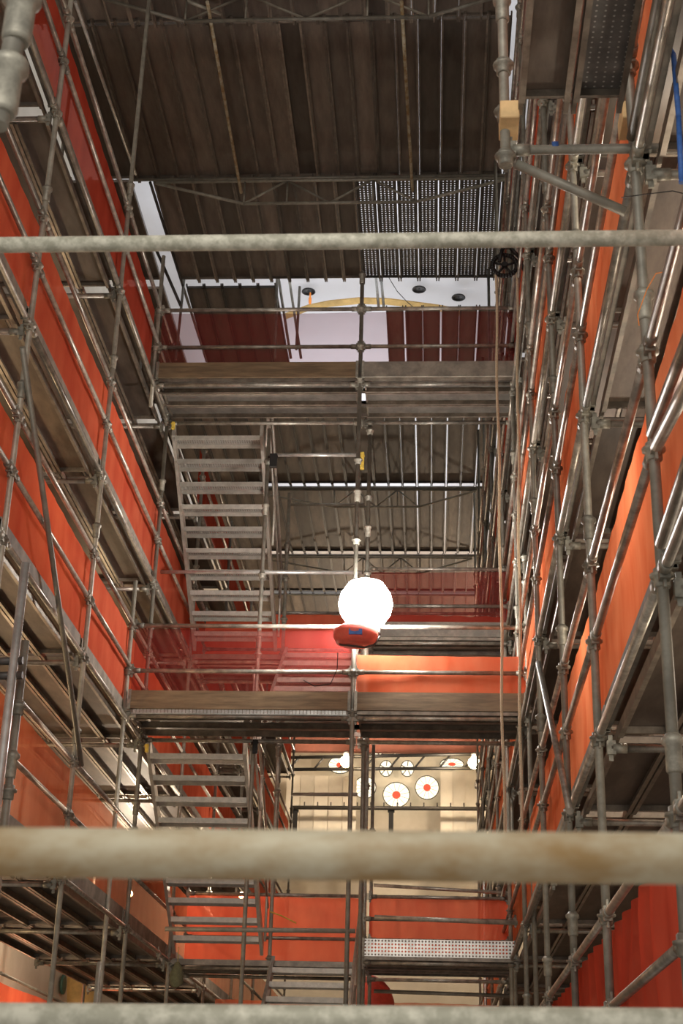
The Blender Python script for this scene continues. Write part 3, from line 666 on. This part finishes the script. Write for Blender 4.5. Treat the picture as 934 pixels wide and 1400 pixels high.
bm = bmesh.new(); poly(bm, [(-.06, -.05, .02), (-.02, -.05, .2), (.06, -.03, .22), (.17, -.0, .1), (.22, 0, -.08), (.24, 0, -.35)], .022, 8); finish('hanger_bracket', bm, 'black', e)
tag(e, 'black spoked hoist pulley hanging right of the white vault opening', 'pulley')

# ------------------------------------------------------------------ floodlight
lp = at(500, 826, Y=15.04)
e = empty('floodlight', lp)
bm = bmesh.new(); lathe(bm, (0, 0, 0), [(.05, -.28), (.19, -.23), (.27, -.11), (.295, 0), (.27, .11), (.19, .23), (.05, .28)], 28); finish('glowing_balloon', bm, 'glow', e, True)
bm = bmesh.new(); lathe(bm, (-.10, 0, -.36), [(.14, -.10), (.21, -.08), (.24, -.02), (.24, .05), (.15, .11)], 28); finish('housing', bm, 'lampred', e, True)
bm = bmesh.new(); poly(bm, [(-.3, 0, -.28), (-.33, 0, -.35), (-.26, 0, -.46), (0, 0, -.49), (.1, 0, -.46), (.16, 0, -.36), (.15, 0, -.26)], .012, 8); finish('carry_frame', bm, 'dark', e)
bm = bmesh.new(); box(bm, (-.16, -.235, -.42), (-.02, -.2, -.36)); finish('label_plate', bm, 'blue', e)
bm = bmesh.new(); cyl(bm, (0, 0, .26), (0, 0, .33), .02); finish('hook', bm, 'dark', e)
tag(e, 'glaring white work floodlight with red base by the central pole', 'floodlight')
# thin cable from lamp
bm = bmesh.new(); poly(bm, [at(462, 892, Y=15.2), at(461, 915, Y=15.2), at(452, 935, Y=15.2), at(430, 938, Y=15.2), at(415, 930, Y=15.2)], .005, 6); o = finish('lamp_cable', bm, 'black'); tag(o, 'thin dark cable looping below the floodlight', 'cable')

# ------------------------------------------------------------------ back wall features
def disc(px, py, r, ry, i, lab, YB=45.6, core=True):
    c = at(px, py, Y=YB); s = 46.5 / F
    R_, H_ = r * s, ry * s
    e = empty('window_%d' % i, c); e['kind'] = 'structure'
    bm = bmesh.new(); n = 32
    v = [bm.verts.new((R_ * math.cos(2*math.pi*k/n), 0, H_ * math.sin(2*math.pi*k/n))) for k in range(n)]; w = [bm.verts.new(q.co + Vector((0, .03, 0))) for q in v]
    bm.faces.new(v); bm.faces.new(list(reversed(w)))
    for k in range(n): bm.faces.new((v[k], w[k], w[(k+1) % n], v[(k+1) % n]))
    finish('pane', bm, 'glass_white', e)
    if core:
        bm = bmesh.new(); v = [bm.verts.new((R_ * .32 * math.cos(2*math.pi*k/16), -.02, H_ * .32 * math.sin(2*math.pi*k/16))) for k in range(16)]; bm.faces.new(v); finish('red_centre', bm, 'glass_red', e)
    bm = bmesh.new()
    nn = 12 if core else 5
    for k in range(nn):
        t = 2*math.pi*k/nn + .2; cyl(bm, (R_ * .34 * math.cos(t), -.03, H_ * .34 * math.sin(t)), (R_ * math.cos(t), -.03, H_ * math.sin(t)), .006 if core else .015, n=6)
    for k in range(32):
        t0, t1 = 2*math.pi*k/32, 2*math.pi*(k+1)/32
        cyl(bm, (R_*math.cos(t0), -.03, H_*math.sin(t0)), (R_*math.cos(t1), -.03, H_*math.sin(t1)), .014, n=6)
    finish('leading', bm, 'dark', e)
for i, (px, py, r, ry, c) in enumerate([(542, 1087, 18, 17, True), (584, 1077, 16, 16, True), (499, 1077, 15, 15, True), (465, 1046, 16, 12, True), (528, 1051, 9, 11, False), (557, 1051, 9, 11, False), (618, 1045, 16, 8, True), (593, 1018, 13, 5, False), (541, 1018, 14, 5, False), (515, 1029, 9, 4, False), (573, 1028, 8, 4, False), (545, 1031, 7, 4, False)]):
    disc(px, py, r, ry, i + 1, '', core=c)
# cream hanging sheets either side
for (x0, x1, y0, y1, nm) in ((392, 486, 1060, 1175, 'left'), (602, 672, 1055, 1175, 'right')):
    a = at(x0, y0, Y=44.8); b = at(x1, y1, Y=44.8); e = empty('wall_panel', (a.x, 44.8, b.z))
    n = 5 if nm == 'left' else 4; w = (b.x - a.x) / n
    for k in range(n):
        bm = bmesh.new(); box(bm, (k * w + .01, 0, 0), ((k + 1) * w - .01, .05, a.z - b.z)); finish('panel_board', bm, 'cream2', e)
    tag(e, 'cream boarded panel on the back wall, %s of the round windows' % nm, 'panel')
a = at(398, 1104, Y=44.3); b = at(708, 1106, Y=44.3)
e = empty('pinned_beam', a); bm = bmesh.new(); cyl(bm, (0, 0, 0), b - a, .06); finish('bar', bm, 'dark', e)
for k in range(18):
    q = (b - a) * (k / 17); bm = bmesh.new(); cyl(bm, q + Vector((0, 0, .0)), q + Vector((0, 0, .17)), .02, n=6); finish('pin', bm, 'dark', e)
tag(e, 'dark bar with upright pins crossing in front of the round windows', 'bar')
for px, nm in ((404, 'left'), (535, 'middle'), (657, 'right')):
    a = at(px, 1106, Y=44.4); b = at(px, 1160, Y=44.4); bm = bmesh.new(); box(bm, (-.07, -.05, b.z - a.z), (.07, .05, 0)); box(bm, (-.1, -.06, -.1), (.1, .06, -.03)); o = finish('dark_post', bm, 'black'); o.location = a
    tag(o, 'black post under the pinned bar on the back wall, %s one' % nm, 'post')
# dark trusses above the windows
for (p, q, nm) in (((388, 1052), (700, 1050), 'lower'), ((388, 1036), (700, 1030), 'upper')):
    rail(at(*p, Y=43), at(*q, Y=43), '%s dark truss tube in front of the far windows' % nm, 'black', r=.05, heads=False)
for k in range(9):
    x = 395 + k * 34
    rail(at(x, 1052, Y=43), at(x + 17, 1032, Y=43), 'dark slanting bar of the far truss above the round windows, %s from the left' % ORD[k].replace('nearest', 'first'), 'black', r=.03, heads=False)
bm = bmesh.new(); a = at(380, 1000, Y=43.5); b = at(712, 1030, Y=43.5); box(bm, (a.x, 43.5, b.z), (b.x, 43.7, a.z + 4)); struct('ceiling_far_band', bm, mat('red_lit_maroon', (.16, .05, .03), .8, 0, noise=.4, nscale=2))  # far strip of vault, the red light on it put into its colour
# warm far lamps
def bulb(p, r, label, power):
    e = empty('work_lamp', p)
    bm = bmesh.new(); lathe(bm, (0, 0, 0), [(r*.3, -r), (r*.85, -r*.5), (r, 0), (r*.85, r*.5), (r*.3, r)], 16); finish('bulb', bm, 'warm_glow', e, True)
    bm = bmesh.new(); lathe(bm, (0, 0, r), [(r*.5, 0), (r*.6, r*.4), (r*.3, r*.8)], 12); finish('socket', bm, 'dark', e)
    tag(e, label, 'lamp')
    ld = bpy.data.lights.new('work_lamp_light', 'POINT'); ld.energy = power; ld.color = (1, .82, .62); ld.shadow_soft_size = r
    lo = bpy.data.objects.new('work_lamp_light', ld); COL.objects.link(lo); lo.location = Vector(p) + Vector((0, -r * 1.6, 0)); 
bulb(at(473, 1041, Y=42.5), .17, 'warm glowing lamp before the left round window', 420)
bulb(at(648, 1043, Y=42.5), .17, 'warm glowing lamp right of the round windows', 420)
bulb(at(178, 1222, X=-4.4), .04, 'small warm lamp glowing behind the lower left net', 140)
bulb(at(330, 1225, Y=22.5), .04, 'small warm lamp behind the lower stair treads', 120)
for (px, py) in ((652, 1070),):
    bm = bmesh.new(); a = at(px, py, Y=43); q = at(px, 1078, Y=43); r_ = at(678, 1078, Y=43); cyl(bm, a, q, .06); cyl(bm, q, r_, .06); o = finish('wall_bracket', bm, 'dark'); tag(o, 'dark angled bracket beneath the right far lamp', 'bracket')
# back posts right side vertical tubes
for px, nm in ((683, 'left'), (699, 'right')):
    a = at(px, 1015, Y=30); standard(a.x, 30, 4, a.z + .1, 'far slender upright right of the round windows, %s of two' % nm, [8, 9, 10], [])
for px, nm in ((511, 'a slim'),):
    a = at(px, 1015, Y=20.6); standard(a.x, 20.6, 0, a.z, 'slim upright just right of the centre, below the lower landing', [4.2, 3.6], [])

# ------------------------------------------------------------------ lower area: nets behind and the left wall
net((-3.2, 22.9), (1.0, 22.9), 0.6, 2.15, 'creased orange net low at the back under the bottom rear landing', 'net_warm', .06, folds=.03)
px_r = [at(0, 1330, X=-5.9), at(92, 1374, X=-5.9)]
rail(px_r[0], px_r[1], 'sloping tube at the bottom left corner in front of the cream wall', 'tube_old', heads=False)
net((-5.95, px_r[0].y - 1), (-5.95, px_r[1].y + 2), 1.1, 2.15, 'red net in the bottom left corner against the cream wall', 'net', .03)
p = at(85, 1346, X=-6.55)
e = empty('wall_roundel', p); bm = bmesh.new(); lathe(bm, (0, 0, 0), [(.12, 0), (.17, .0), (.17, .04), (.12, .04)], 24, 'X'); finish('ring', bm, mat('green_enamel', (.05, .12, .09), .5), e); bm = bmesh.new(); lathe(bm, (.01, 0, 0), [(.11, 0), (.11, .02)], 24, 'X'); finish('face', bm, 'cream2', e)
tag(e, 'small green rimmed round plaque on the cream wall at lower left', 'plaque')
p = at(112, 1350, X=-6.4); bm = bmesh.new(); lathe(bm, (0, 0, 0), [(.28, -4), (.28, -.6), (.36, -.5), (.26, -.35), (.36, -.1), (.42, .1), (.42, .3)], 20); o = finish('column_capital', bm, 'ochre'); o.location = p; tag(o, 'brown column with capital against the cream wall at lower left', 'column')
c = at(507, 1385, Y=22.2); bm = bmesh.new(); lathe(bm, (0, 0, 0), [(.34, -1.2), (.35, 0), (.33, .18), (.27, .34), (.16, .46), (.03, .52)], 24); o = finish('covered_drum', bm, 'lampred'); o.location = c; tag(o, 'red round-topped drum low behind the perforated toe board', 'drum')
c = at(242, 1330, X=-3.1); bm = bmesh.new(); lathe(bm, (0, 0, 0), [(.02, .22), (.05, .2), (.11, .1), (.15, -.05), (.14, -.2), (.08, -.27), (.02, -.28)], 14)
for v in bm.verts: v.co.x += .02 * math.sin(v.co.z * 30 + v.co.y * 20); v.co.y *= .7
bag = finish('hanging_bag', bm, 'olive'); bag.location = c; bag.scale = (.55, .55, .6); bm = bmesh.new(); cyl(bm, (0, 0, .2), (0, 0, .5), .006, n=6); finish('bag_string', bm, 'yellow', bag); tag(bag, 'dull olive bag hanging under the deck at the foot of the lower stairs', 'bag')
bm = bmesh.new(); poly(bm, [at(368, 1246, Y=19), at(385, 1252, Y=19), at(405, 1262, Y=19)], .008, 6); o = finish('cord', bm, 'yellow'); tag(o, 'short yellow cord in front of the red net beside the lower stairs', 'cord')
# ladder at lower right rear
e = empty('ladder', at(664, 1400, Y=24))
a0 = at(664, 1400, Y=24)
for dx in (0, .24):
    bm = bmesh.new(); box(bm, (dx - .012, -.02, -1), (dx + .012, .02, 2.6)); finish('stile', bm, 'galv', e)
for k in range(11):
    bm = bmesh.new(); cyl(bm, (0, 0, -.9 + k * .32), (.24, 0, -.9 + k * .32), .012, n=8); finish('rung', bm, 'galv', e)
tag(e, 'small pale ladder low behind the right end of the bottom rear landing', 'ladder')

if len(FAR.verts): tag(finish('scaffold_planks', FAR, 'plank'), 'brown steel planks of the deeper decks glimpsed behind the nearer ones', 'planks', None, 'stuff')
# ------------------------------------------------------------------ light
def area(name, loc, size, power, col, rot=(0, 0, 0), sy=None):
    ld = bpy.data.lights.new(name, 'AREA'); ld.energy = power; ld.color = col; ld.size = size
    if sy: ld.shape = 'RECTANGLE'; ld.size_y = sy
    o = bpy.data.objects.new(name, ld); COL.objects.link(o); o.location = loc; o.rotation_euler = rot
    return o
def point(name, loc, power, col, r=.15):
    ld = bpy.data.lights.new(name, 'POINT'); ld.energy = power; ld.color = col; ld.shadow_soft_size = r
    o = bpy.data.objects.new(name, ld); COL.objects.link(o); o.location = loc
    return o
for y in (17, 24, 31, 37): area('added_vault_fill', (-1.7, y, 14.5), 5, 160, (.92, .95, 1), (math.pi, 0, 0), 4)  # unseen lights added above the deck to brighten the vault
area('added_fill_behind', (-1.2, -3.5, 6), 5, 380, (1, .95, .88), (math.radians(75), 0, 0), 5)  # added fill from behind the camera to light the near tubes
area('added_fill_low', (-1.2, 9, -6), 4, 50, (1, .93, .87), (math.pi, 0, 0), 18)  # added fill from below, brightens the deck undersides
for (x, y, z, p) in ((-4.4, 11.5, 3.2, 22), (-4.4, 14.5, 3.2, 20), (-4.6, 20, 3.2, 15), (-4.3, 12, 5.5, 22), (-4.3, 17.5, 5.5, 22), (-4.3, 14, 7.5, 15), (-6, 14, 1.5, 60), (-6, 22, 1.2, 80)):
    point('added_deck_fill', (x, y, z), p, (1, .72, .42), .1)  # added warm fill for the left decks and wall, no lamp fittings here
for (x, y, z, p) in ((1.6, 7, 3.3, 30), (1.6, 9.5, 3.3, 30), (1.6, 13, 5.4, 35), (1.6, 8, 5.8, 25), (1.6, 6.5, 1.8, 14), (-1, 27, 3, 20), (-1, 40, 7, 60)):
    point('added_deck_fill', (x, y, z), p, (1, .86, .7), .1)  # added fill points for the right decks and the far end, no real lamps
w = bpy.data.worlds.new('world'); sc.world = w; w.use_nodes = True
w.node_tree.nodes['Background'].inputs[0].default_value = (1, .95, .9, 1); w.node_tree.nodes['Background'].inputs[1].default_value = .45
sc.view_settings.view_transform = 'Standard'; sc.view_settings.look = 'None'; sc.view_settings.gamma = 1; sc.view_settings.exposure = .15
print('planks', NPL[0], 'objects', len(bpy.data.objects))
